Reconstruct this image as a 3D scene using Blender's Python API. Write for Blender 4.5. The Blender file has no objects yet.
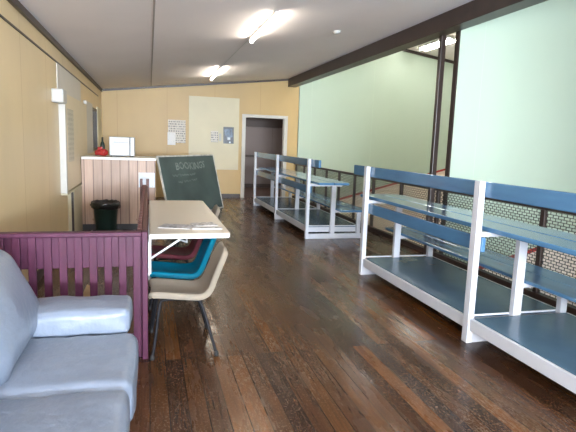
import bpy, bmesh, math, random
from mathutils import Vector, Matrix, noise
random.seed(4)
SC = bpy.context.scene
COL = SC.collection

# ------------------------------------------------------------------ materials
def mat(name, col, rough=0.5, spec=0.5, coat=0.0, metal=0.0, var=0.0, vscale=3.0, bump=0.0, bscale=60.0, stretch=(1, 1, 1), emit=None, es=0.0):
    m = bpy.data.materials.new(name); m.use_nodes = True
    nt = m.node_tree; b = nt.nodes['Principled BSDF']
    b.inputs['Base Color'].default_value = (*col, 1)
    b.inputs['Roughness'].default_value = rough
    b.inputs['Specular IOR Level'].default_value = spec
    b.inputs['Metallic'].default_value = metal
    b.inputs['Coat Weight'].default_value = coat
    if emit:
        b.inputs['Emission Color'].default_value = (*emit, 1)
        b.inputs['Emission Strength'].default_value = es
    if var or bump:
        tc = nt.nodes.new('ShaderNodeTexCoord'); mp = nt.nodes.new('ShaderNodeMapping')
        mp.inputs['Scale'].default_value = stretch
        nt.links.new(tc.outputs['Object'], mp.inputs['Vector'])
    if var:
        n = nt.nodes.new('ShaderNodeTexNoise'); n.inputs['Scale'].default_value = vscale; n.inputs['Detail'].default_value = 5
        nt.links.new(mp.outputs['Vector'], n.inputs['Vector'])
        r = nt.nodes.new('ShaderNodeValToRGB')
        r.color_ramp.elements[0].position = 0.3; r.color_ramp.elements[1].position = 0.7
        r.color_ramp.elements[0].color = (*[c * (1 - var) for c in col], 1)
        r.color_ramp.elements[1].color = (*[min(1, c * (1 + var)) for c in col], 1)
        nt.links.new(n.outputs['Fac'], r.inputs['Fac']); nt.links.new(r.outputs['Color'], b.inputs['Base Color'])
    if bump:
        n2 = nt.nodes.new('ShaderNodeTexNoise'); n2.inputs['Scale'].default_value = bscale; n2.inputs['Detail'].default_value = 3
        nt.links.new(mp.outputs['Vector'], n2.inputs['Vector'])
        bp = nt.nodes.new('ShaderNodeBump'); bp.inputs['Strength'].default_value = bump; bp.inputs['Distance'].default_value = 0.01
        nt.links.new(n2.outputs['Fac'], bp.inputs['Height']); nt.links.new(bp.outputs['Normal'], b.inputs['Normal'])
    return m

class NT:
    """small wrapper to wire node trees"""
    def __init__(s, name, rough=0.5):
        s.m = bpy.data.materials.new(name); s.m.use_nodes = True
        s.t = s.m.node_tree; s.b = s.t.nodes['Principled BSDF']; s.b.inputs['Roughness'].default_value = rough
        s.tc = s.t.nodes.new('ShaderNodeTexCoord')
    def n(s, kind, **kw):
        x = s.t.nodes.new(kind)
        for k, v in kw.items():
            if k.startswith('i_'): x.inputs[k[2:].replace('_', ' ')].default_value = v
            else: setattr(x, k, v)
        return x
    def l(s, a, b): s.t.links.new(a, b)
    def mapping(s, scale=(1, 1, 1), rot=(0, 0, 0), loc=(0, 0, 0)):
        mp = s.n('ShaderNodeMapping'); mp.inputs['Scale'].default_value = scale; mp.inputs['Rotation'].default_value = rot; mp.inputs['Location'].default_value = loc
        s.l(s.tc.outputs['Object'], mp.inputs['Vector']); return mp.outputs['Vector']
    def ramp(s, fac, stops):
        r = s.n('ShaderNodeValToRGB'); e = r.color_ramp.elements
        while len(e) < len(stops): e.new(0.5)
        for x, (p, c) in zip(e, stops): x.position = p; x.color = (*c, 1) if len(c) == 3 else c
        s.l(fac, r.inputs['Fac']); return r.outputs['Color']
    def mix(s, fac, a, b, mode='MIX'):
        x = s.n('ShaderNodeMix', data_type='RGBA', blend_type=mode)
        for sock, v in ((x.inputs[0], fac), (x.inputs[6], a), (x.inputs[7], b)):
            if isinstance(v, (int, float)): sock.default_value = v
            elif isinstance(v, tuple): sock.default_value = (*v, 1)
            else: s.l(v, sock)
        return x.outputs[2]
    def math(s, op, a, b=None):
        x = s.n('ShaderNodeMath', operation=op)
        for sock, v in zip(x.inputs, (a, b)):
            if v is None: continue
            if isinstance(v, (int, float)): sock.default_value = v
            else: s.l(v, sock)
        return x.outputs[0]

def floor_material():
    k = NT('worn_floorboards', 0.3)
    v = k.mapping(rot=(0, 0, math.pi / 2))            # boards run along Y
    br = k.n('ShaderNodeTexBrick', offset=0.37, offset_frequency=3, squash=1.0)
    br.inputs['Scale'].default_value = 1.0; br.inputs['Brick Width'].default_value = 3.4; br.inputs['Row Height'].default_value = 0.105
    br.inputs['Mortar Size'].default_value = 0.0032; br.inputs['Mortar Smooth'].default_value = 0.3; br.inputs['Bias'].default_value = 0.0
    br.inputs['Color1'].default_value = (0, 0, 0, 1); br.inputs['Color2'].default_value = (1, 1, 1, 1); br.inputs['Mortar'].default_value = (0.5, 0.5, 0.5, 1)
    k.l(v, br.inputs['Vector'])
    board = k.ramp(br.outputs['Color'], [(0.0, FLOOR[0]), (0.35, FLOOR[1]), (0.7, FLOOR[2]), (1.0, FLOOR[3])])
    g = k.n('ShaderNodeTexNoise', i_Scale=5.0, i_Detail=6.0); k.l(k.mapping(scale=(14, 0.7, 1)), g.inputs['Vector'])
    grain = k.ramp(g.outputs['Fac'], [(0.3, (0.6, 0.6, 0.6)), (0.7, (1.3, 1.3, 1.3))])
    base = k.mix(1.0, board, grain, 'MULTIPLY')
    # worn, scuffed patches where the varnish is gone
    w1 = k.n('ShaderNodeTexNoise', i_Scale=0.85, i_Detail=3.0); k.l(k.mapping(scale=(1.4, 0.8, 1), loc=(3.1, 1.2, 0)), w1.inputs['Vector'])
    w2 = k.n('ShaderNodeTexNoise', i_Scale=24.0, i_Detail=8.0, i_Roughness=0.8); k.l(k.mapping(scale=(4.0, 0.6, 1)), w2.inputs['Vector'])
    area = k.ramp(w1.outputs['Fac'], [(0.45, (0, 0, 0)), (0.62, (1, 1, 1))])
    fine = k.ramp(w2.outputs['Fac'], [(0.52, (0, 0, 0)), (0.68, (1, 1, 1))])
    perb = k.ramp(br.outputs['Color'], [(0.1, (0.35,) * 3), (0.8, (1,) * 3)])
    wear = k.math('MULTIPLY', k.math('MULTIPLY', area, fine), perb)
    base2 = k.mix(k.math('MULTIPLY', wear, 0.85), base, (0.21, 0.165, 0.125))
    # small pale pitting all over
    w3 = k.n('ShaderNodeTexNoise', i_Scale=55.0, i_Detail=2.0); k.l(k.mapping(scale=(1.6, 1.0, 1)), w3.inputs['Vector'])
    area2 = k.ramp(w1.outputs['Fac'], [(0.38, (0.15,) * 3), (0.6, (1, 1, 1))])
    pit = k.ramp(w3.outputs['Fac'], [(0.56, (0, 0, 0)), (0.62, (1, 1, 1))])
    base3 = k.mix(k.math('MULTIPLY', k.math('MULTIPLY', pit, area2), 0.6), base2, (0.22, 0.15, 0.10))
    gap = k.mix(br.outputs['Fac'], base3, (0.008, 0.005, 0.003))
    k.l(gap, k.b.inputs['Base Color'])
    rg = k.n('ShaderNodeTexNoise', i_Scale=2.5, i_Detail=4.0); k.l(k.mapping(scale=(3, 0.6, 1)), rg.inputs['Vector'])
    rr = k.n('ShaderNodeMapRange'); rr.inputs['From Min'].default_value = 0.3; rr.inputs['From Max'].default_value = 0.7; rr.inputs['To Min'].default_value = 0.18; rr.inputs['To Max'].default_value = 0.32
    k.l(rg.outputs['Fac'], rr.inputs['Value'])
    k.l(k.math('ADD', rr.outputs[0], k.math('MULTIPLY', wear, 0.3)), k.b.inputs['Roughness'])
    hgt = k.math('ADD', k.math('MULTIPLY', w2.outputs['Fac'], 0.35), k.math('MULTIPLY', br.outputs['Fac'], -1.0))
    bp = k.n('ShaderNodeBump', i_Strength=0.12, i_Distance=0.003); k.l(hgt, bp.inputs['Height']); k.l(bp.outputs['Normal'], k.b.inputs['Normal'])
    k.b.inputs['Specular IOR Level'].default_value = 0.24
    return k.m

def board_wall(name, c, axis, width, groove, gw=0.006, rough=0.5, knots=False, var=0.05):
    """painted sheet or board lining with vertical joints along an axis (0 = X, 1 = Y)"""
    k = NT(name, rough)
    sep = k.n('ShaderNodeSeparateXYZ'); k.l(k.tc.outputs['Object'], sep.inputs[0])
    f = k.math('FRACT', k.math('ADD', k.math('DIVIDE', sep.outputs[axis], width), 40.13))
    line = k.math('LESS_THAN', k.math('ABSOLUTE', k.math('SUBTRACT', f, 0.5)), gw / width)
    n = k.n('ShaderNodeTexNoise', i_Scale=1.6, i_Detail=5.0); k.l(k.mapping(scale=(1, 1, 0.5)), n.inputs['Vector'])
    base = k.ramp(n.outputs['Fac'], [(0.3, tuple(x * (1 - var) for x in c)), (0.7, tuple(min(1, x * (1 + var)) for x in c))])
    if knots:
        cell = k.n('ShaderNodeTexWhiteNoise', noise_dimensions='1D')
        k.l(k.math('FLOOR', k.math('ADD', k.math('DIVIDE', sep.outputs[axis], width), 40.63)), cell.inputs['W'])
        tone = k.ramp(cell.outputs['Value'], [(0, (0.84,) * 3), (1, (1.1,) * 3)])
        base = k.mix(1.0, base, tone, 'MULTIPLY')
        g = k.n('ShaderNodeTexNoise', i_Scale=6.0, i_Detail=4.0); k.l(k.mapping(scale=(9, 9, 0.5)), g.inputs['Vector'])
        base = k.mix(1.0, base, k.ramp(g.outputs['Fac'], [(0.3, (0.86,) * 3), (0.7, (1.08,) * 3)]), 'MULTIPLY')
        vo = k.n('ShaderNodeTexVoronoi', i_Scale=3.4); k.l(k.mapping(scale=(1.6, 1.6, 0.9)), vo.inputs['Vector'])
        kn = k.ramp(vo.outputs['Distance'], [(0.035, (1, 1, 1)), (0.07, (0, 0, 0))])
        base = k.mix(k.math('MULTIPLY', kn, 0.7), base, (0.2, 0.1, 0.05))
    k.l(k.mix(k.math('MULTIPLY', line, 0.85), base, groove), k.b.inputs['Base Color'])
    return k.m

def print_material(name, paper, ink, cols, rows, density=0.5, rough=0.6, axis='XZ'):
    """a printed sheet: rows of small unreadable type"""
    k = NT(name, rough)
    sep = k.n('ShaderNodeSeparateXYZ'); k.l(k.tc.outputs['Object'], sep.inputs[0])
    a = sep.outputs[0] if axis[0] == 'X' else sep.outputs[1]
    b = sep.outputs[2] if axis[1] == 'Z' else sep.outputs[1]
    fr = k.math('FRACT', k.math('ADD', k.math('MULTIPLY', b, rows), 50.0))
    rowm = k.math('GREATER_THAN', fr, 0.5)
    cb = k.n('ShaderNodeCombineXYZ'); k.l(k.math('MULTIPLY', a, cols), cb.inputs[0]); k.l(k.math('FLOOR', k.math('ADD', k.math('MULTIPLY', b, rows), 50.0)), cb.inputs[1])
    n = k.n('ShaderNodeTexNoise', i_Scale=1.0, i_Detail=2.0); k.l(cb.outputs[0], n.inputs['Vector'])
    wm = k.math('GREATER_THAN', n.outputs['Fac'], 1.0 - density)
    k.l(k.mix(k.math('MULTIPLY', rowm, wm), paper, ink), k.b.inputs['Base Color'])
    return k.m

FLOOR = [(0.030, 0.013, 0.007), (0.062, 0.025, 0.010), (0.082, 0.033, 0.011), (0.135, 0.050, 0.013)]
M = {}
M['floor'] = floor_material()
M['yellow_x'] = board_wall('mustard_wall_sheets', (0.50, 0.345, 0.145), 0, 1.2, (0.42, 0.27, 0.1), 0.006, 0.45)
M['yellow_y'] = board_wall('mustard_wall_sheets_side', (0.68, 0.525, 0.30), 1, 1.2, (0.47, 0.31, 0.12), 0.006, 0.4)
M['ceiling'] = mat('ceiling_paint', (0.93, 0.875, 0.885), 0.7, 0.3, var=0.02, vscale=1.0)
M['joint'] = mat('ceiling_joint_strip', (0.42, 0.37, 0.36), 0.6)
M['green'] = board_wall('pale_green_court_wall', (0.45, 0.55, 0.455), 0, 1.8, (0.50, 0.63, 0.5), 0.004, 0.5, var=0.02)
M['green_plain'] = mat('pale_green_paint', (0.45, 0.55, 0.455), 0.5, var=0.02)
M['dark_brown'] = mat('dark_brown_stain', (0.032, 0.018, 0.014), 0.4, var=0.2, vscale=8)
M['dark_steel'] = mat('dark_brown_steel', (0.030, 0.018, 0.015), 0.35, var=0.15, vscale=6)
M['wire'] = mat('dark_wire', (0.05, 0.05, 0.045), 0.5)
M['white_paint'] = mat('white_gloss_paint', (0.56, 0.58, 0.64), 0.35, var=0.03, vscale=8)
M['blue_paint'] = mat('blue_gloss_paint', (0.070, 0.180, 0.330), 0.15, 0.6, var=0.10, vscale=5, bump=0.03, bscale=30, stretch=(3, 0.5, 3))
M['deck'] = mat('worn_grey_blue_deck_paint', (0.068, 0.130, 0.195), 0.24, 0.5, var=0.08, vscale=4)
M['cream'] = mat('cream_paint', (0.58, 0.525, 0.36), 0.45, var=0.03)
M['cream_panel'] = mat('warm_cream_panel', (0.70, 0.59, 0.40), 0.4, var=0.03)
M['greywhite'] = mat('grey_white_sheet', (0.63, 0.59, 0.53), 0.5, var=0.03)
M['offwhite'] = mat('off_white_trim', (0.53, 0.51, 0.47), 0.4, var=0.03)
M['purple'] = mat('plum_paint', (0.068, 0.0165, 0.040), 0.42, 0.22, var=0.22, vscale=7, bump=0.08, bscale=25, stretch=(4, 4, 0.6))
M['side_brown'] = mat('side_red_brown', (0.105, 0.035, 0.030), 0.42, 0.3, var=0.2, vscale=7)  # browner tone for the side run of the plum barrier
M['leather'] = mat('pale_blue_leather', (0.165, 0.198, 0.258), 0.38, 0.5, var=0.03, vscale=3, bump=0.6, bscale=15, stretch=(1, 1, 1))
M['table'] = mat('cream_laminate', (0.60, 0.54, 0.45), 0.3, 0.5, var=0.02)
M['table_edge'] = mat('white_table_edge', (0.60, 0.60, 0.60), 0.35)
M['white_metal'] = mat('white_enamel_steel', (0.58, 0.59, 0.60), 0.35)
M['shell_beige'] = mat('beige_plastic', (0.48, 0.42, 0.34), 0.36, var=0.03)
M['shell_teal'] = mat('teal_plastic', (0.0, 0.29, 0.46), 0.34, var=0.03)
M['shell_maroon'] = mat('maroon_plastic', (0.23, 0.055, 0.075), 0.35, var=0.03)
M['black_steel'] = mat('black_steel_tube', (0.010, 0.010, 0.013), 0.6, 0.2)
M['rubber'] = mat('black_rubber', (0.012, 0.012, 0.012), 0.7)
M['bin'] = mat('dark_green_plastic', (0.010, 0.028, 0.022), 0.4)
M['liner'] = mat('black_bin_liner', (0.010, 0.010, 0.011), 0.25, 0.6, bump=0.4, bscale=25)
M['pine'] = board_wall('pine_lining_boards', (0.48, 0.325, 0.245), 0, 0.135, (0.13, 0.07, 0.05), 0.007, 0.45, knots=True)
M['pine_y'] = board_wall('pine_lining_boards_end', (0.48, 0.325, 0.245), 1, 0.135, (0.13, 0.085, 0.06), 0.005, 0.45, knots=True)
M['counter_top'] = mat('white_counter_laminate', (0.76, 0.73, 0.68), 0.3)
M['skirting'] = mat('dark_skirting', (0.025, 0.022, 0.022), 0.4)
M['appliance'] = mat('white_appliance_enamel', (0.44, 0.45, 0.46), 0.3)
M['appliance_grey'] = mat('grey_appliance_window', (0.30, 0.32, 0.35), 0.2)
M['appliance_dark'] = mat('dark_gap_plastic', (0.04, 0.04, 0.04), 0.4)
M['red_plastic'] = mat('shiny_red_plastic', (0.36, 0.022, 0.022), 0.2, 0.6, bump=0.5, bscale=18)
M['slate'] = mat('chalkboard_green', (0.055, 0.082, 0.078), 0.6, 0.4, var=0.28, vscale=1.8)
M['chalk'] = mat('chalk', (0.20, 0.235, 0.22), 0.9, var=0.4, vscale=14)
M['alu'] = mat('worn_pale_frame', (0.52, 0.50, 0.46), 0.4, var=0.4, vscale=7)
M['paper_lines'] = print_material('printed_notice', (0.68, 0.64, 0.58), (0.14, 0.13, 0.13), 34, 17, 0.5)
M['paper_side'] = print_material('printed_notice_side', (0.60, 0.55, 0.44), (0.30, 0.26, 0.20), 60, 15, 0.46, axis='YZ')
M['paper_plain'] = print_material('typed_sheet', (0.80, 0.79, 0.78), (0.42, 0.42, 0.44), 45, 22, 0.36)
M['paper_blue'] = print_material('typed_card', (0.70, 0.74, 0.80), (0.36, 0.40, 0.50), 28, 22, 0.36)
M['poster_dark'] = mat('dark_poster', (0.014, 0.018, 0.032), 0.3)
M['poster_blue'] = mat('poster_print_blue', (0.07, 0.11, 0.18), 0.35, var=0.8, vscale=14)
M['poster_white'] = mat('poster_print_white', (0.6, 0.64, 0.68), 0.4)
M['magazine'] = mat('magazine_cover', (0.30, 0.30, 0.34), 0.3, var=0.95, vscale=28)
M['magazine_b'] = mat('newspaper_print', (0.42, 0.41, 0.42), 0.5, var=0.8, vscale=36)
M['page'] = mat('magazine_pages', (0.62, 0.60, 0.57), 0.6)
M['tube'] = mat('lit_fluorescent_tube', (0.9, 0.9, 0.88), 0.4, emit=(1.0, 0.90, 0.74), es=32)
M['court_tube'] = mat('lit_court_tube', (0.9, 0.9, 0.9), 0.4, emit=(1.0, 0.97, 0.90), es=30)
M['fitting'] = mat('light_fitting_white', (0.70, 0.68, 0.64), 0.4)
M['white_plastic'] = mat('white_plastic', (0.46, 0.46, 0.45), 0.4)
M['red_line'] = mat('red_court_line', (0.40, 0.035, 0.03), 0.5)
M['play_area'] = mat('cream_court_plaster', (0.78, 0.68, 0.60), 0.5, var=0.03)
M['court_floor'] = board_wall('court_floorboards', (0.78, 0.56, 0.38), 1, 0.09, (0.35, 0.22, 0.12), 0.003, 0.35)
M['hall_wall'] = board_wall('brown_hall_lining', (0.150, 0.118, 0.108), 0, 0.9, (0.07, 0.055, 0.05), 0.006, 0.5)
M['hall_dark'] = mat('dark_hall_rail', (0.045, 0.028, 0.022), 0.45)
M['hall_floor'] = mat('hall_floor_dark', (0.06, 0.032, 0.02), 0.35, var=0.2, vscale=9)
M['glass'] = mat('window_glass', (0.8, 0.86, 0.86), 0.05); M['glass'].node_tree.nodes['Principled BSDF'].inputs['Transmission Weight'].default_value = 1.0
M['curtain'] = mat('olive_curtain', (0.25, 0.21, 0.11), 0.8, var=0.35, vscale=6, stretch=(1, 8, 0.6))
M['net'] = mat('pale_net_curtain', (0.50, 0.51, 0.50), 0.8, var=0.35, vscale=6, stretch=(1, 7, 1))
M['window_dark'] = mat('dark_window_frame', (0.05, 0.035, 0.025), 0.4)
M['stick'] = mat('pale_timber', (0.50, 0.33, 0.15), 0.5, var=0.2)

# ------------------------------------------------------------------ mesh helpers
class MB:
    def __init__(s): s.bm = bmesh.new()
    def _add(s, t):
        me = bpy.data.meshes.new('t'); t.to_mesh(me); t.free(); s.bm.from_mesh(me); bpy.data.meshes.remove(me); return s
    def box(s, x0, x1, y0, y1, z0, z1, bev=0.0, seg=2, M4=None):
        t = bmesh.new()
        bmesh.ops.create_cube(t, size=1.0)
        for v in t.verts:
            v.co = Vector(((x0 + x1) / 2 + v.co.x * (x1 - x0), (y0 + y1) / 2 + v.co.y * (y1 - y0), (z0 + z1) / 2 + v.co.z * (z1 - z0)))
        if bev: bmesh.ops.bevel(t, geom=list(t.edges), offset=bev, segments=seg, profile=0.5, affect='EDGES')
        if M4 is not None: bmesh.ops.transform(t, matrix=M4, verts=t.verts)
        return s._add(t)
    def raw(s, x0, x1, y0, y1, z0, z1):
        vs = [s.bm.verts.new((x, y, z)) for x in (x0, x1) for y in (y0, y1) for z in (z0, z1)]
        for f in ((0, 1, 3, 2), (4, 6, 7, 5), (0, 4, 5, 1), (2, 3, 7, 6), (0, 2, 6, 4), (1, 5, 7, 3)): s.bm.faces.new([vs[i] for i in f])
        return s
    def prism(s, pts, h0, h1, axis='z', bev=0.0):
        """polygon pts extruded along an axis"""
        t = bmesh.new()
        def P(a, b, h): return (a, b, h) if axis == 'z' else ((a, h, b) if axis == 'y' else (h, a, b))
        lo = [t.verts.new(P(a, b, h0)) for a, b in pts]; hi = [t.verts.new(P(a, b, h1)) for a, b in pts]
        n = len(pts); t.faces.new(lo[::-1]); t.faces.new(hi)
        for i in range(n): t.faces.new((lo[i], lo[(i + 1) % n], hi[(i + 1) % n], hi[i]))
        bmesh.ops.recalc_face_normals(t, faces=t.faces)
        if bev: bmesh.ops.bevel(t, geom=list(t.edges), offset=bev, segments=2, profile=0.5, affect='EDGES')
        return s._add(t)
    def tube(s, pts, r, n=10, smooth_iter=0):
        pts = [Vector(p) for p in pts]
        for _ in range(smooth_iter):
            q = [pts[0]]
            for a, b in zip(pts[:-1], pts[1:]): q += [a.lerp(b, 0.25), a.lerp(b, 0.75)]
            pts = q + [pts[-1]]
        rings = []; up = None
        for i, p in enumerate(pts):
            d = (pts[min(i + 1, len(pts) - 1)] - pts[max(i - 1, 0)]).normalized()
            if up is None: up = d.orthogonal().normalized()
            up = (up - d * up.dot(d)).normalized(); w = d.cross(up)
            rings.append([s.bm.verts.new(p + (up * math.cos(a) + w * math.sin(a)) * r) for a in [2 * math.pi * j / n for j in range(n)]])
        for A, B in zip(rings[:-1], rings[1:]):
            for j in range(n): s.bm.faces.new((A[j], A[(j + 1) % n], B[(j + 1) % n], B[j]))
        s.bm.faces.new(rings[0][::-1]); s.bm.faces.new(rings[-1]); return s
    def lathe(s, prof, cx, cy, n=28, wob=None):
        rings = []
        for i, (r, z) in enumerate(prof):
            rings.append([s.bm.verts.new((cx + (r + (wob(i, j) if wob else 0)) * math.cos(2 * math.pi * j / n), cy + (r + (wob(i, j) if wob else 0)) * math.sin(2 * math.pi * j / n), z + (wob(i + 50, j) if wob else 0))) for j in range(n)])
        for A, B in zip(rings[:-1], rings[1:]):
            for j in range(n): s.bm.faces.new((A[j], A[(j + 1) % n], B[(j + 1) % n], B[j]))
        s.bm.faces.new(rings[0][::-1]); s.bm.faces.new(rings[-1]); return s
    def soft(s, c, h, r, cuts=16, puff=(0, 0, 0), amp=0.0, freq=5.0, M4=None, seed=0.0):
        """a rounded, plumped cushion block: centre c, half sizes h, edge radius r"""
        t = bmesh.new(); bmesh.ops.create_cube(t, size=2.0)
        bmesh.ops.subdivide_edges(t, edges=list(t.edges), cuts=cuts, use_grid_fill=True)
        for v in t.verts:
            u = [math.copysign(1 - (1 - abs(x)) ** 1.45, x) for x in v.co]
            p = Vector([u[i] * h[i] for i in range(3)])
            q = Vector([max(-(h[i] - r), min(h[i] - r, p[i])) for i in range(3)])
            d = p - q
            if d.length > 1e-6: p = q + d.normalized() * r * min(1.0, max(abs(d[i]) for i in range(3)) / r)
            for i in range(3):
                a, b = [j for j in range(3) if j != i]
                p[i] += puff[i] * (u[i]) * (1 - u[a] ** 2) * (1 - u[b] ** 2)
            if amp:
                nn = noise.noise(Vector((p.x * freq + seed, p.y * freq, p.z * freq))) + .45 * noise.noise(Vector((p.x * freq * 4 + seed, p.y * freq * 1.6 + 9, p.z * freq * 1.6)))
                p += Vector((u[0], u[1], u[2])) * nn * amp
            v.co = p
        if M4 is not None: bmesh.ops.transform(t, matrix=M4, verts=t.verts)
        for v in t.verts: v.co += Vector(c)
        return s._add(t)
    def build(s, name, m, parent=None, smooth=False, inv=None):
        me = bpy.data.meshes.new(name); bmesh.ops.recalc_face_normals(s.bm, faces=s.bm.faces)
        s.bm.to_mesh(me); s.bm.free()
        for mm in (m if isinstance(m, (list, tuple)) else [m]): me.materials.append(mm)
        if smooth:
            for p in me.polygons: p.use_smooth = True
        o = bpy.data.objects.new(name, me); COL.objects.link(o)
        if parent is not None:
            o.parent = parent
            root = parent
            off = Vector((0, 0, 0))
            while root is not None: off += Vector(root.location); root = root.parent
            me.transform(Matrix.Translation(-off))      # coordinates are given in room space
        return o

def tag(o, label, cat, group=None, kind=None):
    o['label'] = label; o['category'] = cat
    if group: o['group'] = group
    if kind: o['kind'] = kind
    return o
def thing(name, label, cat, loc, group=None):
    o = bpy.data.objects.new(name, None); COL.objects.link(o); o.location = loc; o.empty_display_size = 0.1
    return tag(o, label, cat, group)
def struct(mb, name, m, label, cat, smooth=False):
    o = mb.build(name, m, smooth=smooth); tag(o, label, cat, kind='structure'); return o
def copy_tree(o, parent=None):
    c = o.copy(); COL.objects.link(c)
    if parent is not None: c.parent = parent
    for ch in list(o.children): copy_tree(ch, c)
    return c
def panel_with_holes(mb, axis, pos0, pos1, a0, a1, z0, z1, holes):
    """a wall slab (thickness pos0..pos1 across the axis) with rectangular openings (a_lo, a_hi, z_lo, z_hi)"""
    def bx(a, b, c, d):
        if b - a < 1e-4 or d - c < 1e-4: return
        if axis == 'y': mb.box(a, b, pos0, pos1, c, d)
        else: mb.box(pos0, pos1, a, b, c, d)
    cur = a0
    for (l, r, b, t) in sorted(holes):
        bx(cur, l, z0, z1); bx(l, r, z0, b); bx(l, r, t, z1); cur = r
    bx(cur, a1, z0, z1)
    return mb

# ------------------------------------------------------------------ the room
XL, XB, YB, YR = -1.12, 3.58, 13.49, -7.0
CEIL = lambda x: 2.64 + 0.1165 * (x + 1.12)
XF = 3.82           # gallery edge
struct(MB().box(XL - 0.15, XF + 0.06, YR, YB + 0.12, -0.25, 0), 'floor', M['floor'], 'dark varnished timber floorboards, worn pale in patches', 'floor')
mb = MB(); mb.prism([(XL - .12, CEIL(XL - .12)), (XB + .2, CEIL(XB + .2)), (XB + .2, CEIL(XB + .2) + .1), (XL - .12, CEIL(XL - .12) + .1)], YR, YB + 0.12, 'y')
struct(mb, 'ceiling', M['ceiling'], 'off-white sloping ceiling of the gallery room', 'ceiling')
# left wall with a window behind the counter, plus two added unseen openings
WIN = (10.95, 12.10, 1.20, 2.08)
mb = MB(); panel_with_holes(mb, 'x', XL - 0.12, XL, YR, YB + 0.12, 0, 2.64, [WIN, (-5.2, -3.1, .9, 2.2), (-1.7, .4, .9, 2.2)])
struct(mb, 'wall_left', M['yellow_y'], 'mustard yellow side wall behind the sofa', 'wall')
# back wall with the doorway
DL, DR, DT = 2.45, 3.52, 2.14
mb = MB(); panel_with_holes(mb, 'y', YB, YB + 0.12, XL, 3.90, 0, 3.3, [(DL, DR, -0.0, DT)])
struct(mb, 'wall_back', M['yellow_x'], 'mustard yellow end wall with the open doorway', 'wall')
# wall behind the camera with the big daylight windows
mb = MB(); panel_with_holes(mb, 'y', YR - 0.12, YR, XL - .12, XB + .2, 0, 3.3, [(-0.85, 1.2, 0.85, 2.35), (1.4, 3.45, 0.85, 2.35)])
struct(mb, 'wall_rear', M['yellow_x'], 'mustard yellow wall behind the camera', 'wall')
for i, (a, b) in enumerate(((-0.85, 1.2), (1.4, 3.45))):
    mb = MB()
    for (x0, x1, z0, z1) in ((a, b, .85, .9), (a, b, 2.3, 2.35), (a, a + .05, .9, 2.3), (b - .05, b, .9, 2.3), ((a + b) / 2 - .025, (a + b) / 2 + .025, .9, 2.3)):
        mb.box(x0, x1, YR - 0.09, YR - 0.04, z0, z1)
    struct(mb, 'window_%d' % (i + 2), M['offwhite'], 'white window frame in the wall behind the camera', 'window')
for i, (a, b) in enumerate(((-5.2, -3.1), (-1.7, .4))):  # unseen side windows, added to bring in more light
    mb = MB()
    for (y0, y1, z0, z1) in ((a, b, .9, .95), (a, b, 2.15, 2.2), (a, a + .05, .95, 2.15), (b - .05, b, .95, 2.15), ((a + b) / 2 - .025, (a + b) / 2 + .025, .95, 2.15)):
        mb.box(XL - 0.09, XL - 0.04, y0, y1, z0, z1)
    struct(mb, 'window_%d' % (i + 4), M['offwhite'], 'added white window frame, out of view in the side wall behind the camera', 'window')
# beam over the gallery edge, column, cornices
mb = MB(); mb.box(XB, XB + 0.22, YR, YB - 0.001, 2.975, CEIL(XB) - 0.002, 0.006)
o = struct(mb, 'trim_1', M['dark_brown'], 'long dark brown beam along the ceiling edge above the gallery', 'beam')
mb = MB(); mb.box(XL, XL + 0.035, YR, YB, 2.575, 2.637); struct(mb, 'trim_2', M['dark_brown'], 'dark cornice at the top of the mustard side wall', 'trim')
mb = MB(); mb.prism([(XL + .04, CEIL(XL + .04) - .052), (XB, CEIL(XB) - .052), (XB, CEIL(XB) - .004), (XL + .04, CEIL(XL + .04) - .004)], YB - 0.03, YB - 0.001, 'y')
struct(mb, 'trim_3', M['dark_brown'], 'dark cornice along the top of the end wall', 'trim')
mb = MB(); mb.box(XL, XL + 0.012, YR, 12.6, 2.395, 2.412); struct(mb, 'trim_4', M['dark_brown'], 'thin dark batten running below the side wall cornice', 'trim')
mb = MB()
mb.prism([(.045, CEIL(.045) - .008), (.063, CEIL(.063) - .008), (.063, CEIL(.063) - .001), (.045, CEIL(.045) - .001)], YR, YB - .04, 'y')
struct(mb, 'trim_5', M['joint'], 'narrow joint strip running along the ceiling', 'trim')
mb = MB(); mb.box(0.9, DL - .1, YB - 0.02, YB - .001, 0, 0.10); struct(mb, 'baseboard_back', M['dark_brown'], 'dark baseboard under the cream panel', 'baseboard')
mb = MB(); mb.box(XL + .001, XL + 0.02, YR, 8.02, 0, 0.10); struct(mb, 'baseboard_left', M['dark_brown'], 'dark baseboard on the side wall', 'baseboard')
# door casing
mb = MB()
mb.box(DL - .085, DL + .012, YB - .025, YB + .13, 0, DT + .07, .004); mb.box(DR - .012, DR + .085, YB - .025, YB + .13, 0, DT + .07, .004); mb.box(DL + .012, DR - .012, YB - .025, YB + .13, DT - .012, DT + .07, .004)
struct(mb, 'door_1', M['offwhite'], 'white casing round the open doorway in the end wall', 'door')
# passage beyond the doorway
HY = 16.6
mb = MB(); mb.box(1.6, 4.6, YB + .12, HY, -.2, 0); struct(mb, 'floor_passage', M['hall_floor'], 'dark floor of the passage past the doorway', 'floor')
mb = MB(); mb.box(1.6, 4.6, HY, HY + .1, 0, 2.7); struct(mb, 'wall_passage', M['hall_wall'], 'grey brown lined wall at the end of the passage', 'wall')
mb = MB(); mb.box(1.5, 1.6, YB + .12, HY, 0, 2.7); mb.box(4.6, 4.7, YB + .12, HY, 0, 2.7); struct(mb, 'wall_passage_side', M['hall_wall'], 'side walls of the passage past the doorway', 'wall')
mb = MB(); mb.box(1.5, 4.7, YB + .12, HY, 2.6, 2.7); struct(mb, 'ceiling_passage', M['hall_dark'], 'dark ceiling of the passage', 'ceiling')
mb = MB(); mb.box(1.6, 4.6, HY - .05, HY - .001, 1.98, 2.6); mb.box(1.6, 4.6, HY - .03, HY - .001, 1.0, 1.07); mb.box(1.6, 4.6, HY - .03, HY - .001, 0, 0.12)
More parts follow.
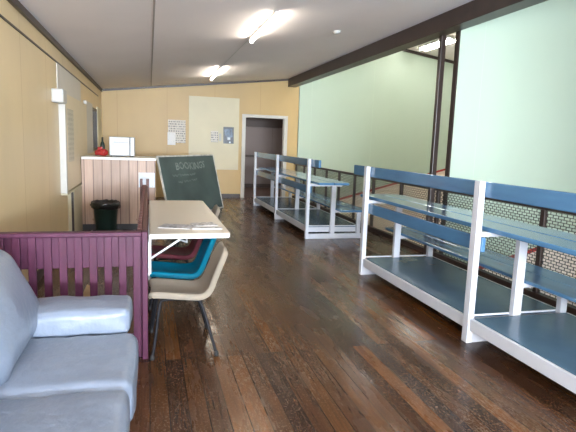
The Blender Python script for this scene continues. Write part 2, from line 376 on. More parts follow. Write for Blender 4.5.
struct(mb, 'trim_6', M['hall_dark'], 'dark rails across the passage end wall', 'trim')

# ------------------------------------------------------------------ squash courts beyond the railing
CF = -2.75; CX1 = 13.6
CC = lambda x: 4.66 - 0.14 * (x - 3.84)
def gable(name, y0, y1, m, label, x0=3.92):
    mb = MB(); mb.prism([(x0, CF), (CX1, CF), (CX1, CC(CX1)), (x0, CC(x0))], y0, y1, 'y'); return struct(mb, name, m, label, 'wall')
gable('wall_court_far', YB, YB + .12, M['green'], 'pale green side wall of the far squash court')
DY = 6.06
gable('wall_court_divider', DY, DY + .06, M['green'], 'pale green wall between the two squash courts', XF + .075)
gable('wall_court_near_block', -.47, -.35, M['green'], 'pale green side wall of the near squash court, unseen, added to block window light')  # out of view; placed to keep window light off the divider wall
mb = MB(); mb.box(CX1, CX1 + .1, -.47, YB + .12, CF, 4.7); struct(mb, 'wall_court_front', M['green_plain'], 'pale green front wall of the squash courts', 'wall')
mb = MB(); mb.box(XF - .12, CX1 + .1, -.47, YB + .12, CF - .1, CF); struct(mb, 'floor_court', M['court_floor'], 'pale timber floor of the squash courts below', 'floor')
mb = MB(); mb.box(XF - .05, XF + .06, -.35, YB, CF, -0.26); struct(mb, 'wall_court_back', M['green_plain'], 'pale green wall under the gallery edge', 'wall')
mb = MB(); mb.prism([(XB + .21, CC(XB + .21)), (CX1 + .1, CC(CX1 + .1)), (CX1 + .1, CC(CX1 + .1) + .1), (XB + .21, CC(XB + .21) + .1)], -7.12, YB + .12, 'y')
struct(mb, 'ceiling_court', M['ceiling'], 'pale ceiling high over the squash courts', 'ceiling')
mb = MB(); mb.box(XB + .14, XB + .21, -7.12, YB + .12, CEIL(XB) + .11, 4.9); struct(mb, 'wall_above_beam', M['green_plain'], 'green wall above the beam on the court side', 'wall')
mb = MB(); mb.prism([(3.93, CC(3.93) - .08), (CX1, CC(CX1) - .08), (CX1, CC(CX1) - .002), (3.93, CC(3.93) - .002)], YB - .03, YB - .001, 'y')
struct(mb, 'trim_7', M['dark_brown'], 'dark cornice at the top of the far green wall', 'trim')
mb = MB(); mb.box(XF + .047, XF + .074, DY - .006, DY + .066, CF, 4.4); struct(mb, 'trim_8', M['dark_steel'], 'dark end strip on the wall between the courts', 'trim')
LZ = lambda x: -.058 + .275 * (x - 5.1)
for nm, yw, dz, lab in (('far', YB, 0, 'far green wall'), ('divider', DY, .07, 'wall between the courts')):
    mb = MB(); mb.prism([(3.97, CF + .002), (CX1 - .01, CF + .002), (CX1 - .01, LZ(CX1) + dz - .03), (3.97, LZ(3.97) + dz - .03)], yw - .004, yw - .0005, 'y')
    struct(mb, 'wall_play_area_' + nm, M['play_area'], 'pale cream playing area under the red line on the ' + lab, 'wall')
    mb = MB(); mb.prism([(3.97, LZ(3.97) + dz - .03), (CX1 - .01, LZ(CX1) + dz - .03), (CX1 - .01, LZ(CX1) + dz + .03), (3.97, LZ(3.97) + dz + .03)], yw - .006, yw - .0005, 'y')
    struct(mb, 'trim_9' if nm == 'far' else 'trim_12', M['red_line'], 'red boundary line sloping up the ' + lab, 'court line')
mb = MB(); mb.box(XF - .02, XF + .062, YR, YB - .001, -.24, .07, .004); struct(mb, 'trim_10', M['dark_brown'], 'dark kerb along the open edge of the gallery floor', 'trim')
# column
mb = MB(); mb.box(3.725, 3.795, 6.22, 6.29, 0, 2.974, .006)
t = mb.build('support_column', M['dark_steel']); tag(t, 'dark brown steel column under the beam between the two green walls', 'column')

# ------------------------------------------------------------------ railing with wire mesh
PY = [13.30, 12.55, 11.68, 10.82, 10.02, 9.18, 8.31, 7.27, 6.20, 4.24, 2.30, 0.30]
f = thing('gallery_railing', 'dark brown railing with wire mesh along the open gallery edge', 'railing', (XF + .02, 6.5, .07))
MB().box(XF - .005, XF + .045, 0.1, YB - .01, .925, .965, .004).build('top_rail', M['dark_steel'], f)
for y in PY: MB().box(XF, XF + .04, y - .03, y + .03, .071, .924, .003).build('post', M['dark_steel'], f)
for y1, y0 in zip(PY[:-1], PY[1:]):
    mb = MB(); a, b = y0 + .03, y1 - .03; x = XF + .02
    rows = 28; dz = .84 / rows
    w = .0036 if y0 > 6 else .0029
    for i in range(rows + 1): mb.raw(x - w, x + w, a, b, .077 + i * dz - w, .077 + i * dz + w)
    for i in range(rows):
        y = a + (.0 if i % 2 else .035)
        while y < b:
            mb.raw(x - w, x + w, y - w, y + w, .077 + i * dz, .077 + (i + 1) * dz); y += .07
    mb.build('wire_mesh', M['wire'], f)

# ------------------------------------------------------------------ tiered benches
def bench(y0, y1, y2, label, midrail, o0, o2):
    """y0 < y1 < y2 are the three frames"""
    g = thing('tiered_bench', label, 'bench', (2.85, (y0 + y2) / 2, 0), 'blue and white tiered benches')
    W, B = M['white_paint'], M['blue_paint']
    for y in (y0, y1, y2):
        a, b = y - .035, y + .035
        p = MB(); p.box(2.385, 2.435, a, b, 0, 1.265, .004).build('front_post', W, g)
        MB().box(2.80, 2.875, a + .01, b - .01, .081, .838, .004).build('middle_post', W, g)
        MB().box(3.255, 3.32, a + .01, b - .01, .081, .42, .004).build('rear_post', W, g)
        MB().box(2.436, 2.97, a + .015, b - .015, .84, .876, .003).build('seat_bearer', W, g)
        MB().box(2.876, 3.33, a + .015, b - .015, .421, .456, .003).build('seat_bearer', W, g)
        MB().box(2.436, 3.335, a + .005, b - .005, 0, .08, .004).build('base_runner', W, g)
        MB().box(2.45, 3.30, b - .010, b + .002, .1925, .2065, .001).build('deck_joint_strip', W, g)
    MB().box(2.437, 2.475, y0 - o0, y2 + o2, 1.145, 1.262, .008).build('back_rail', B, g)
    if midrail == 'far':  MB().box(2.437, 2.472, y1 - .045, y2 + .06, .725, .838, .006).build('middle_rail', B, g)
    else: MB().box(2.437, 2.472, y0 + .0, y2 + .06, .725, .838, .006).build('middle_rail', B, g)
    for xa, xb in ((2.50, 2.752), (2.762, 3.005)): MB().box(xa, xb, y0 - o0 * .6, y2 + o2 * .8, .8765, .912, .007).build('upper_seat_plank', B, g)
    for xa, xb in ((2.885, 3.115), (3.125, 3.36)): MB().box(xa, xb, y0 - o0 * .6, y2 + o2 * .9, .4565, .486, .007).build('lower_seat_plank', B, g)
    for ya, yb in ((y0, y1), (y1, y2)):
        MB().box(2.44, 3.30, ya + .037, yb - .037, .178, .2, .003).build('foot_deck', M['deck'], g)
        MB().box(2.40, 2.428, ya + .036, yb - .036, .105, .198, .003).build('front_fascia', W, g)
        MB().box(3.305, 3.325, ya + .036, yb - .036, .11, .198, .003).build('rear_fascia', W, g)
        mb = MB(); mb.box(2.436, 3.30, ya + .036, ya + .08, .1, .177)
        mb.build('deck_joist', W, g)
        MB().box(2.436, 3.30, yb - .08, yb - .036, .1, .177).build('deck_joist', W, g)
    return g
bench(1.2, 3.33, 5.41, 'nearer blue and white tiered bench, on the right in front of the mesh railing', 'far', .14, .47)
bench(7.63, 9.68, 11.83, 'farther blue and white tiered bench, beside the doorway end of the gallery', 'both', .40, .06)

# ------------------------------------------------------------------ slatted barrier (L shaped)
g = thing('slatted_barrier', 'plum painted slatted timber barrier, L-shaped, behind the sofa and along the table', 'barrier', (-.5, 3.5, 0))
P = M['purple']
MB().box(-1.10, -.05, 3.44, 3.52, .855, .884, .006).build('top_rail', P, g)
MB().box(-1.10, -.066, 3.482, 3.50, .645, .854, .003).build('backing_board', P, g)
MB().box(-1.10, -.066, 3.482, 3.51, .10, .17, .003).build('bottom_rail', P, g)
for k in range(12):
    x = -.081 - .0908 * k
    MB().box(x - .0235, x + .0235, 3.455, 3.480, .05, .854, .003).build('slat', P, g)
MB().box(-.048, -.012, 3.44, 3.52, 0, .886, .004).build('corner_post', P, g)
MB().box(-.075, -.0485, 3.484, 3.545, 0, .866, .004).build('corner_post', P, g)
MB().box(-.050, -.018, 3.55, 7.08, .80, .866, .003).build('side_rail', M['side_brown'], g)
MB().box(-.050, -.018, 3.55, 7.08, .12, .19, .003).build('side_rail', M['side_brown'], g)
MB().box(-.048, -.026, 3.55, 7.08, .56, .798, .003).build('side_board', M['side_brown'], g)
y = 3.62
while y < 7.0:
    MB().box(-.080, -.0515, y - .024, y + .024, .06, .885, .003).build('slat', M['side_brown'], g); y += .0915
MB().box(-.120, -.085, 7.085, 7.15, 0, .955, .005).build('end_post', M['side_brown'], g)
MB().box(-.040, .0, 7.085, 7.15, 0, .955, .005).build('end_post', M['side_brown'], g)
MB().box(-.118, -.005, 7.155, 7.185, .30, .87, .004).build('end_board', M['side_brown'], g)

# timber offcut leaning behind the barrier
mb = MB(); mb.tube([(-.64, 3.80, .012), (-.52, 3.60, .44)], .011, 6); mb.tube([(-.62, 3.82, .012), (-.52, 3.64, .44)], .009, 6)
M4 = Matrix.Translation((-.60, 3.64, .0)) @ Matrix.Rotation(math.radians(24), 4, 'Y')
mb.bm.free(); mb = MB(); mb.box(-.03, .03, -.012, .012, .016, .52, .003, M4=M4)
tag(mb.build('timber_offcut', M['stick']), 'short pale timber offcut leaning behind the plum slats', 'timber')

# ------------------------------------------------------------------ wall-hung table
g = thing('bracketed_table', 'long cream table with white edge, bracketed to the plum barrier', 'table', (.33, 5.1, 0))
def rrect(x0, x1, y0, y1, r, left=0.004, n=6):
    pts = []
    for cx, cy, a0, rr in ((x1, y1, 0, r), (x0, y1, 90, left), (x0, y0, 180, left), (x1, y0, 270, r)):
        sx = -1 if a0 in (0, 270) else 1; sy = -1 if a0 in (0, 90) else 1
        for k in range(n + 1):
            a = math.radians(a0 + 90 * k / n); pts.append((cx + sx * rr + rr * math.cos(a), cy + sy * rr + rr * math.sin(a)))
    return pts
mb = MB(); mb.prism(rrect(0.001, .632, 4.035, 6.285, .05), .7575, .762, 'z'); top = mb.build('tabletop', M['table'], g)
mb = MB(); mb.prism(rrect(-.003, .637, 4.03, 6.29, .055), .722, .757, 'z', .004); mb.build('table_edge', M['table_edge'], g)
MB().box(-.0105, -.003, 3.93, 4.12, .58, .722, .002).build('wall_plate', M['white_metal'], g)
for y in (4.06, 5.2, 6.2):
    MB().box(-.0105, .014, y - .012, y + .012, .36, .7215, .003).build('bracket_post', M['white_metal'], g)
    MB().tube([(.004, y, .56), (.235, y, .712)], .009, 8).build('bracket_brace', M['white_metal'], g)
    MB().tube([(.225, y + .02, .712), (.30, y + .16, .655), (.30, y + .24, .712)], .008, 8).build('bracket_stay', M['white_metal'], g)
MB().box(.008, .60, 4.05, 4.075, .695, .7215, .002).bm.free()

def sheet(name, m, cx, cy, z, w, l, rot, label, t=.006, open_=False):
    M4 = Matrix.Translation((cx, cy, z)) @ Matrix.Rotation(rot, 4, 'Z')
    e = thing(name, label, 'magazine', (cx, cy, z), 'reading matter on the table')
    MB().box(-w / 2 + .002, w / 2 - .002, -l / 2 + .002, l / 2 - .002, .001, t, 0, M4=M4).build('pages', M['page'], e)
    MB().box(-w / 2, w / 2, -l / 2, l / 2, t + .0002, t + .0012, 0, M4=M4).build('cover', m, e)
    return e
sheet('magazine', M['magazine'], .225, 4.36, .7625, .20, .27, 1.25, 'dark covered magazine lying left on the cream table')
sheet('newspaper', M['magazine_b'], .46, 4.44, .7625, .20, .17, .2, 'folded grey newspaper lying right beside the magazine', .009)
sheet('magazine', M['magazine'], .47, 4.26, .7625, .25, .09, -.08, 'narrow folded leaflet at the near edge of the reading matter', .008)

# ------------------------------------------------------------------ moulded plastic chairs
def make_chair(m, name='moulded_chair'):
    """faces -X; local origin at the centre of the seat on the floor"""
    prof = [(-.215, .413), (-.222, .428), (-.20, .437), (-.12, .432), (-.02, .420), (.08, .410), (.125, .413), (.163, .432), (.192, .475), (.212, .53), (.236, .59), (.264, .655), (.287, .705), (.296, .724), (.306, .729)]
    wid = [.185, .195, .203, .207, .207, .206, .205, .203, .200, .196, .192, .184, .165, .135, .10]
    # resample
    def cr(arr, t):
        i = min(int(t), len(arr) - 2); f_ = t - i
        p0, p1, p2, p3 = arr[max(i - 1, 0)], arr[i], arr[i + 1], arr[min(i + 2, len(arr) - 1)]
        h = lambda a, b, c, d: 0.5 * (2 * b + (c - a) * f_ + (2 * a - 5 * b + 4 * c - d) * f_ ** 2 + (3 * b - a - 3 * c + d) * f_ ** 3)
        return tuple(h(*q) for q in zip(p0, p1, p2, p3)) if isinstance(p0, tuple) else h(p0, p1, p2, p3)
    NS, NTT = 42, 20
    bm = bmesh.new(); rows = []
    for i in range(NS + 1):
        t = i / NS * (len(prof) - 1)
        x, z = cr(prof, t); w = cr(wid, t)
        xa, za = cr(prof, max(t - .2, 0)); xb, zb = cr(prof, min(t + .2, len(prof) - 1))
        d = Vector((xb - xa, 0, zb - za)).normalized(); nrm = Vector((-d.z, 0, d.x))      # points up / forward
        row = []
        for j in range(NTT + 1):
            u = -1 + 2 * j / NTT; u = math.copysign(1 - (1 - abs(u)) ** 1.35, u)
            lift = .026 * max(0, abs(u) ** 2.2) if abs(u) < .9 else .026 * (.9 ** 2.2)
            yy = u * w; drop = 0
            if abs(u) >= .9:
                q = (abs(u) - .9) / .1
                drop = .040 * q ** 1.5
            p = Vector((x, yy, z)) + nrm * (lift - drop)
            row.append(bm.verts.new(p))
        rows.append(row)
    for A, B in zip(rows[:-1], rows[1:]):
        for j in range(NTT): bm.faces.new((A[j], A[j + 1], B[j + 1], B[j]))
    bmesh.ops.solidify(bm, geom=list(bm.faces), thickness=.006)
    e = bpy.data.objects.new(name, None); COL.objects.link(e); e.empty_display_size = .1
    s = MB(); s.bm.free(); s.bm = bm
    s.build('shell', m, e, smooth=True)
    for sy in (-1, 1):
        pts = [(-.215, sy * .255, .012), (-.190, sy * .235, .16), (-.165, sy * .195, .375), (-.145, sy * .17, .398), (.02, sy * .165, .392), (.09, sy * .17, .386), (.125, sy * .19, .36), (.180, sy * .235, .16), (.222, sy * .26, .012)]
        fr = MB().tube(pts, .0105, 10, 2).build('leg_frame', M['black_steel'], e, smooth=True)
        for q in (pts[0], pts[-1]):
            MB().lathe([(.014, 0), (.015, .004), (.0145, .03), (.0112, .034)], q[0], q[1], 12).build('rubber_foot', M['rubber'], fr, smooth=True)
    for xx in (-.12, .085): MB().tube([(xx, -.165, .390), (xx, .165, .390)], .009, 8).build('cross_bar', M['black_steel'], e, smooth=True)
    return e
CH = [('shell_beige', .230, 3.68, 0, 'beige moulded plastic chair nearest the camera, at the end of the table'),
      ('shell_teal', .218, 4.24, 0, 'teal blue moulded plastic chair under the near end of the table'),
      ('shell_maroon', .225, 4.92, 0, 'maroon moulded plastic chair under the table behind the teal one'),
      ('shell_beige', .475, 5.93, 0, 'beige moulded plastic chair at the far corner of the table, only its back showing')]
for mm, x, y, rz, lab in CH:
    c = make_chair(M[mm]); c.location = (x, y, 0); c.rotation_euler.z = rz
    tag(c, lab, 'chair', 'plastic chairs along the table')

# ------------------------------------------------------------------ sofa
g = thing('sofa', 'pale blue leather sofa along the mustard wall', 'sofa', (-.6, 2.0, 0))
L = M['leather']
SY = [(2.135, 2.735), (1.56, 2.13), (.985, 1.555)]
mb = MB(); mb.soft((-.60, 1.845, .19), (.49, 1.16, .155), .04, 10); mb.build('base', L, g, smooth=True)
for i, (a, b) in enumerate(SY):
    ex = (-.068, -.082, -.08)[i]; zt = (.470, .460, .455)[i]
    x0 = -.80
    mb = MB(); mb.soft(((x0 + ex) / 2, (a + b) / 2, zt - .11), ((ex - x0) / 2, (b - a) / 2, .11), (.045), 22, puff=(.008, .002, .022), amp=.009, freq=5.5, seed=i * 7.3)
    mb.build('seat_cushion', L, g, smooth=True)
    M4 = Matrix.Rotation(math.radians(-27), 4, 'Y')
    ya, yb = (a, b + .28) if i == 0 else ((a - .25, b) if i == 2 else (a, b))
    mb = MB(); mb.soft((-.79, (ya + yb) / 2, .635), (.165, (yb - ya) / 2 - .002, .26), .12, 22, puff=(.045, .004, .02), amp=.012, freq=4.5, seed=3 + i * 5.1, M4=M4)
    mb.build('back_cushion', L, g, smooth=True)
for nm, a, b in (('armrest', 2.725, 3.03), ('armrest', .67, .98)):
    mb = MB(); mb.soft((-.385, (a + b) / 2, .525), (.285, (b - a) / 2, .070), .035, 20, puff=(.006, .006, .016), amp=.008, freq=7, seed=a)
    ar = mb.build(nm, L, g, smooth=True)
    mb = MB(); mb.soft((-.42, (a + b) / 2, .25), (.275, (b - a) / 2 - .02, .205), .05, 10); mb.build('arm_side', L, ar, smooth=True)
for x in (-1.0, -.2):
    for yy in (.8, 2.9): MB().lathe([(.022, 0), (.026, .05)], x, yy, 14).build('foot', M['rubber'], g)

# ------------------------------------------------------------------ counter and what stands on it
g = thing('servery_counter', 'pine boarded servery counter with a white top in the back corner', 'counter', (-.5, 9.05, 0))
MB().box(-1.030, .10, 8.62, 8.66, .10, 1.135).build('front_boarding', M['pine'], g)
MB().box(.06, .10, 8.661, 9.46, .10, 1.135).build('end_boarding', M['pine_y'], g)
MB().box(-1.030, .09, 8.632, 8.66, 0, .0995).build('plinth', M['skirting'], g)
MB().box(-1.030, .115, 8.605, 9.49, 1.136, 1.176, .005).build('countertop', M['counter_top'], g)
MB().box(-1.030, .059, 9.44, 9.46, .1, 1.135).build('rear_panel', M['pine'], g)
ZT = 1.177
g = thing('microwave_oven', 'white microwave oven on the servery counter', 'microwave', (-.43, 9.14, ZT))
x0, x1, y0, y1 = -.635, -.235, 8.98, 9.34
MB().box(x0, x1, y0, y1, ZT + .012, ZT + .325, .008).build('body', M['appliance'], g)
MB().box(x0 + .004, x1 - .082, y0 - .018, y0 - .001, ZT + .016, ZT + .320, .006).build('door', M['appliance'], g)
d = g.children[-1]
MB().box(x0 + .055, x1 - .12, y0 - .0215, y0 - .0185, ZT + .06, ZT + .215, .001).build('door_window', M['appliance_grey'], d)
MB().box(x0 + .07, x1 - .10, y0 - .0225, y0 - .0185, ZT + .232, ZT + .240).build('door_slot', M['appliance_dark'], d)
MB().box(x1 - .079, x1 - .066, y0 - .012, y0 - .001, ZT + .016, ZT + .320).build('door_gap', M['appliance_dark'], g)
MB().box(x1 - .064, x1 - .003, y0 - .017, y0 - .001, ZT + .016, ZT + .320, .004).build('control_panel', M['appliance'], g)
cp = g.children[-1]
MB().tube([(x1 - .033, y0 - .018, ZT + .09), (x1 - .033, y0 - .032, ZT + .09)], .018, 16).build('dial', M['appliance_grey'], cp)
for fx in (x0 + .03, x1 - .03):
    for fy in (y0 + .03, y1 - .03): MB().lathe([(.012, ZT), (.012, ZT + .0125)], fx, fy, 10).build('foot', M['rubber'], g)
mb = MB()
mb.soft((-.765, 9.06, ZT + .064), (.095, .075, .055), .05, 14, amp=.018, freq=14, seed=2)
t = thing('red_bag', 'small crumpled shiny red bag beside the microwave', 'bag', (-.745, 9.06, ZT))
mb.build('bag_body', M['red_plastic'], t, smooth=True)
MB().soft((-.79, 9.05, ZT + .130), (.035, .03, .025), .022, 8, amp=.012, freq=25, seed=8).build('bag_neck', M['red_plastic'], t, smooth=True)
t = thing('glass_bottle', 'dark glass bottle standing behind the red bag', 'bottle', (-.77, 9.36, ZT))
MB().lathe([(.036, ZT), (.040, ZT + .01), (.040, ZT + .17), (.030, ZT + .21), (.014, ZT + .24), (.014, ZT + .285)], -.77, 9.36, 18).build('bottle_body', M['bin'], t, smooth=True)
MB().lathe([(.016, ZT + .286), (.016, ZT + .31)], -.77, 9.36, 14).build('cap', M['rubber'], t)
# sheet on the counter front
mb = MB(); mb.box(-.165, .088, 8.6165, 8.6185, .70, .94)
tag(mb.build('paper_notice', M['paper_blue']), 'white printed sheet stuck to the pine counter front', 'notice', 'notices on the walls')

# rubbish bin
g = thing('rubbish_bin', 'dark green rubbish bin with a black liner before the counter', 'bin', (-.65, 8.30, 0))
bx, by = -.65, 8.30
MB().lathe([(.135, 0), (.142, .01), (.185, .47), (.187, .475), (.178, .475), (.137, .02)], bx, by, 32).build('bin_body', M['bin'], g, smooth=True)
rnd = [[random.uniform(-1, 1) for _ in range(32)] for _ in range(80)]
def wob(i, j): return .010 * rnd[i % 80][j] if 1 <= (i % 50) <= 5 else 0
MB().lathe([(.184, .40), (.208, .405), (.214, .43), (.222, .46), (.216, .495), (.196, .512), (.178, .498), (.165, .43), (.15, .36)], bx, by, 32, wob).build('bin_liner', M['liner'], g, smooth=True)

# ------------------------------------------------------------------ chalkboard leaning on the counter end
phi, lean, W, Hh = .551, .2282, 2.4, 1.216
dv = Vector((math.sin(phi), math.cos(phi), 0)); nv = Vector((math.cos(phi), -math.sin(phi), 0))
up = (Vector((0, 0, 1)) * math.cos(lean) - nv * math.sin(lean)); nn = up.cross(dv) * -1
if nn.dot(nv) < 0: nn = -nn
O = Vector((1.6266, 11.4376, .004)) - dv * W
R = Matrix((( dv.x, nn.x, up.x, O.x), (dv.y, nn.y, up.y, O.y), (dv.z, nn.z, up.z, O.z), (0, 0, 0, 1)))     # local x along the board, y out of its face, z up the board
g = thing('chalkboard', 'large green chalkboard leaning against the counter end, chalk writing on it', 'chalkboard', tuple(O + dv * W / 2))
MB().box(.02, W - .02, -.022, -.004, .02, Hh - .02, 0, M4=R).build('slate_panel', M['slate'], g)
for a, b, c, d in ((0, W, 0, .028), (0, W, Hh - .028, Hh), (0, .035, .0285, Hh - .0285), (W - .035, W, .0285, Hh - .0285)):
    MB().box(a, b, -.024, .004, c, d, .003, M4=R).build('frame_rail', M['alu'], g)
def chalk_text(txt, x, z, size, w):
    cu = bpy.data.curves.new('t', 'FONT'); cu.body = txt; cu.size = size; cu.extrude = .0; cu.offset = .004; cu.resolution_u = 2
    to = bpy.data.objects.new('t', cu); COL.objects.link(to)
    dg = bpy.context.evaluated_depsgraph_get(); me = bpy.data.meshes.new_from_object(to.evaluated_get(dg))
    bpy.data.objects.remove(to)
    bm = bmesh.new(); bm.from_mesh(me); bpy.data.meshes.remove(me)
    xs = [v.co.x for v in bm.verts]; k = w / (max(xs) - min(xs))
    for v in bm.verts:
        px, pz = v.co.x * k, v.co.y
        v.co = R @ Vector((x + px + .012 * math.sin(pz * 30 + px * 3), -.0032, z + pz + .012 * math.sin(px * 6)))
    s = MB(); s.bm.free(); s.bm = bm; return s
chalk_text('BOOKINGS', .60, .93, .20, 1.25).build('chalk_writing', M['chalk'], g)
def scribble(x, z, w, h, seed):
    rr = random.Random(seed); n = max(4, int(w / .05))
    pts = [(x + w * i / n + rr.uniform(-.012, .012), z + (rr.uniform(.0, .35) if i % 2 else rr.uniform(.6, 1.0)) * h) for i in range(n + 1)]
    return MB().tube([R @ Vector((a_, -.003, b_)) for a_, b_ in pts], .0045, 5, 1)
for q in ((.42, .775, .22, .085, 5), (.70, .78, .36, .08, 6), (1.12, .785, .24, .08, 7), (.60, .655, .16, .07, 9), (.82, .66, .28, .075, 10), (1.16, .665, .20, .07, 11)):
    scribble(*q).build('chalk_writing', M['chalk'], g)

# ------------------------------------------------------------------ end wall panel and notices
mb = MB(); mb.box(.985, 2.285, YB - .012, YB - .001, .74, 2.60, .002)
tag(mb.build('wall_panel', M['cream']), 'big cream sheet panel on the end wall beside the doorway', 'panel')
t = thing('notice_sheet', 'printed notice sheets pinned on the mustard end wall left of the cream panel', 'notice', (.69, YB - .004, 1.36), 'notices on the walls')
MB().box(.465, .905, YB - .004, YB - .001, 1.40, 1.98).build('large_sheet', M['paper_lines'], t)
MB().box(.455, .655, YB - .007, YB - .0045, 1.345, 1.66).build('small_sheet', M['paper_plain'], t)
mb = MB(); mb.box(1.55, 1.74, YB - .016, YB - .0125, 1.45, 1.74)
tag(mb.build('notice_card', M['paper_lines']), 'small pale notice on the cream panel left of the dark poster', 'notice', 'notices on the walls')
mb = MB(); mb.box(1.765, 1.82, YB - .03, YB - .0125, 1.48, 1.68, .004)
tag(mb.build('card_holder', M['white_plastic']), 'narrow white holder between the small notice and dark poster', 'holder')
t = thing('dark_poster', 'dark blue poster on the cream panel next to the doorway', 'poster', (2.01, YB - .013, 1.43), 'notices on the walls')
MB().box(1.875, 2.15, YB - .016, YB - .0125, 1.425, 1.855).build('sheet', M['poster_dark'], t)
MB().prism([(1.90, 1.80), (2.10, 1.82), (2.11, 1.70), (2.12, 1.60), (2.02, 1.56), (1.93, 1.62), (1.915, 1.72)], YB - .0175, YB - .0162, 'y').build('printed_image', M['poster_blue'], t)
MB().box(1.985, 2.06, YB - .0180, YB - .0162, 1.52, 1.585).build('printed_block', M['poster_white'], t)
MB().box(2.03, 2.07, YB - .0180, YB - .0162, 1.44, 1.48).build('printed_block', M['poster_white'], t)

# ------------------------------------------------------------------ left wall: hatch, panels, box, window
X1 = XL + .001
mb = MB(); mb.box(X1, X1 + .010, 7.13, 9.42, 2.04, 2.392, .001)
tag(mb.build('wall_sheet', M['greywhite']), 'grey-white sheet filling the side wall above the shutter', 'panel')
g = thing('servery_shutter', 'closed cream shutter in a white frame on the side wall', 'shutter', (XL, 8.0, .72))
MB().box(X1, X1 + .076, 7.28, 9.62, .76, 2.035, .003).build('shutter_panel', M['cream_panel'], g)
MB().box(X1, X1 + .080, 7.20, 7.278, .74, 2.05, .004).build('frame_side', M['offwhite'], g)
MB().box(X1, X1 + .0855, 7.20, 9.62, .715, .738, .003).build('sill', M['cream'], g)
mb = MB(); mb.box(X1 + .0765, X1 + .0785, 7.40, 7.95, 1.14, 1.85)
tag(mb.build('paper_list', M['paper_side']), 'long printed list stuck on the cream shutter', 'notice', 'notices on the walls')
mb = MB(); mb.box(X1, X1 + .085, 7.78, 9.40, .0, .712, .003)
tag(mb.build('lower_panel', M['cream']), 'cream panel below the shutter sill beside the counter', 'panel')
mb = MB(); mb.box(X1 + .05, X1 + .08, 7.755, 7.779, .0, .70, .003)  # dark strip put in for the shade on the panel's near face
struct(mb, 'shade_strip', M['dark_brown'], 'dark upright strip for the shade at the edge of the lower cream panel', 'trim')
g = thing('alarm_box', 'white box with a grey side fixed high on the side wall', 'box', (XL, 6.85, 1.88))
MB().box(X1, X1 + .135, 6.72, 6.99, 1.885, 2.045, .010).build('casing', M['white_plastic'], g)
MB().box(X1 + .02, X1 + .115, 6.712, 6.7195, 1.90, 2.03, .003).build('front_cover', M['offwhite'], g)
# window behind the counter
mb = MB()
mb.box(X1, X1 + .05, 9.86, 10.88, 1.18, 2.12, .004)
tag(mb.build('window_shutter', M['offwhite']), 'white board beside the small window behind the counter', 'panel')
mb = MB(); mb.box(X1, X1 + .03, 12.16, 13.1, 1.18, 2.14, .004)
tag(mb.build('window_board', M['cream']), 'cream board on the side wall in the far corner past the window', 'panel')
y0, y1, z0, z1 = WIN
mb = MB()
for a, b, c, d in ((y0, y1, z0, z0 + .05), (y0, y1, z1 - .05, z1), (y0, y0 + .05, z0 + .05, z1 - .05), (y1 - .05, y1, z0 + .05, z1 - .05), ((y0 + y1) / 2 - .02, (y0 + y1) / 2 + .02, z0 + .05, z1 - .05)):
    mb.box(XL - .09, XL + .02, a, b, c, d)
w1 = struct(mb, 'window_1', M['window_dark'], 'small dark framed window behind the counter', 'window')
MB().box(XL - .06, XL - .052, y0 + .05, y1 - .05, z0 + .05, z1 - .05).build('window_pane', M['glass'], w1)
t = thing('window_curtain', 'olive and pale curtain hanging in the small window behind the counter', 'curtain', (XL - .05, 11.5, 1.3), None)
def curtain(a, b, c, d, x):
    s = MB(); n = 40; lo = []; hi = []
    for i in range(n + 1):
        y = a + (b - a) * i / n; xx = x + .006 * math.sin(i * 1.3)
        lo.append(s.bm.verts.new((xx, y, c))); hi.append(s.bm.verts.new((xx, y, d)))
    for i in range(n): s.bm.faces.new((lo[i], lo[i + 1], hi[i + 1], hi[i]))
    bmesh.ops.solidify(s.bm, geom=list(s.bm.faces), thickness=.002); return s
curtain(y0 + .07, y1 - .07, 1.60, z1 - .07, XL - .035).build('upper_drape', M['curtain'], t)
curtain(y0 + .07, y1 - .07, z0 + .07, 1.60, XL - .035).build('lower_net', M['net'], t)

# ------------------------------------------------------------------ lamps and detector
def batten(y0, y1, label, tm):
    x = 1.36; z = CEIL(x)
    g = thing('fluorescent_batten', label, 'ceiling light', (x, (y0 + y1) / 2, z - .06), 'fluorescent battens on the gallery ceiling')
    Rt = Matrix.Translation((x, 0, z)) @ Matrix.Rotation(-math.atan(.1165), 4, 'Y')
    MB().box(-.022, .022, y0, y1, -.035, -.003, .005, M4=Rt).build('batten_body', M['fitting'], g)
    for a in (y0 + .01, y1 - .035):
        MB().box(-.024, .024, a, a + .025, -.092, -.036, .004, M4=Rt).build('lampholder', M['fitting'], g)
    MB().tube([Rt @ Vector((0, y0 + .036, -.066)), Rt @ Vector((0, y1 - .036, -.066))], .017, 14).build('tube', tm, g, smooth=True)
batten(5.70, 7.22, 'nearer lit fluorescent batten on the ceiling', M['tube'])
batten(10.20, 11.95, 'farther lit fluorescent batten on the ceiling near the end wall', M['tube'])
batten(1.15, 2.70, 'lit fluorescent batten on the ceiling above the sofa end of the room', M['tube'])
batten(-3.4, -1.85, 'lit fluorescent batten on the ceiling behind the camera', M['tube'])
x = 1.36
mb = MB(); mb.tube([(x, 7.225, CEIL(x) - .006), (x, 10.195, CEIL(x) - .006)], .004, 8); tag(mb.build('cable_conduit', M['fitting']), 'thin conduit on the ceiling linking the two battens', 'conduit')
x, y = 2.52, 6.95; z = CEIL(x)
mb = MB(); Rt = Matrix.Translation((x, y, z - .004)) @ Matrix.Rotation(-math.atan(.1165), 4, 'Y')
mb.lathe([(.052, 0), (.052, -.016), (.040, -.034), (.018, -.040)], 0, 0, 24); bmesh.ops.transform(mb.bm, matrix=Rt, verts=mb.bm.verts)
tag(mb.build('smoke_detector', M['white_plastic'], smooth=True), 'small round white detector on the ceiling near the beam', 'detector')
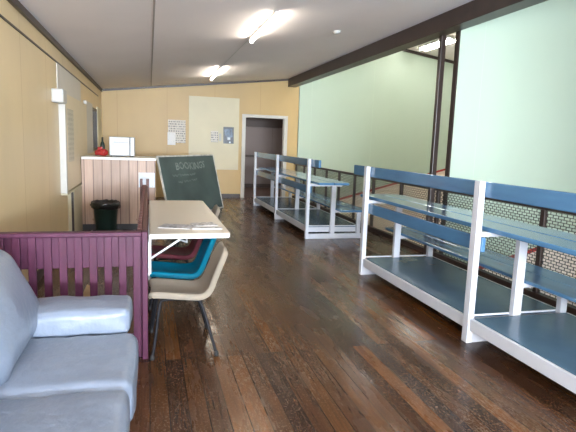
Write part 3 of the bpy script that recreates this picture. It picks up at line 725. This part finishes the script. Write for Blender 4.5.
CL = [(7.17, 12.15), (5.0, 11.2), (5.2, 8.4), (7.6, 8.9), (10.4, 11.9), (10.4, 8.6), (9.8, .9)]
for i, (x, y) in enumerate(CL):
    z = CC(x)
    g = thing('court_light', 'lit fluorescent fitting over the squash courts, seen past the column' if i == 0 else 'lit fluorescent fitting on the high squash court ceiling', 'ceiling light', (x, y, z - .1), 'court lights')
    Rt = Matrix.Translation((x, y, z)) @ Matrix.Rotation(math.atan(.14), 4, 'Y')
    MB().box(-.15, .15, -.75, .75, -.06, -.004, .004, M4=Rt).build('fitting_body', M['fitting'], g)
    for s in (-.07, .07): MB().tube([Rt @ Vector((s, -.73, -.085)), Rt @ Vector((s, .73, -.085))], .019, 10).build('tube', M['court_tube'], g, smooth=True)

# ------------------------------------------------------------------ daylight and added fill
def area(name, loc, rot, sx, sy, power, col):
    l = bpy.data.lights.new(name, 'AREA'); l.shape = 'RECTANGLE'; l.size = sx; l.size_y = sy; l.energy = power; l.color = col
    o = bpy.data.objects.new(name, l); COL.objects.link(o); o.location = loc; o.rotation_euler = rot; return o
for i, xc in enumerate((.175, 2.425)):
    area('window_daylight_and_fill', (xc, YR - .02, 1.6), (math.radians(138), 0, 0), 1.95, 1.4, 1000, (0.80, 0.90, 1.0))
area('passage_fill', (2.2, 15.2, 2.5), (0, math.radians(-25), 0), .8, .8, 26, (1.0, .93, .88))  # added lamp to lift the dark passage, no source seen there
for yc_ in (-4.15, -.65):  # fill lamps at the added side windows
    area('window_daylight_and_fill', (XL + .02, yc_, 1.55), (math.radians(135), 0, math.radians(-90)), 2.0, 1.2, 75, (0.80, 0.90, 1.0))
w = bpy.data.worlds.new('World'); SC.world = w; w.use_nodes = True
w.node_tree.nodes['Background'].inputs['Color'].default_value = (0.62, 0.78, 1.0, 1); w.node_tree.nodes['Background'].inputs['Strength'].default_value = 1.0

# ------------------------------------------------------------------ camera
def setup(f=510., roll=.004, vx=149., vy=138.):
    yc = Vector(((vx - 288) / f, (vy - 216) / f, 1)).normalized()
    d = Vector((math.sin(roll), math.cos(roll), 0)); d = (d - yc * d.dot(yc)).normalized()
    return d.cross(yc), yc, -d
xc, yc, zc = setup()
cam = bpy.data.cameras.new('camera'); co = bpy.data.objects.new('camera', cam); COL.objects.link(co)
cam.sensor_width = 36; cam.sensor_fit = 'HORIZONTAL'; cam.lens = 510 / 576 * 36; cam.clip_start = .05
right = Vector((xc[0], yc[0], zc[0])); upv = -Vector((xc[1], yc[1], zc[1])); back = -Vector((xc[2], yc[2], zc[2]))
Mx = Matrix.Identity(4)
for i in range(3): Mx[i][0] = right[i]; Mx[i][1] = upv[i]; Mx[i][2] = back[i]
Mx[0][3], Mx[1][3], Mx[2][3] = 0, 0, 1.5
co.matrix_world = Mx
SC.camera = co
SC.view_settings.view_transform = 'Standard'; SC.view_settings.look = 'None'; SC.view_settings.gamma = 1.0; SC.view_settings.use_curve_mapping = False
SC.view_settings.exposure = 1.02
SC.cycles.max_bounces = 8; SC.cycles.diffuse_bounces = 5
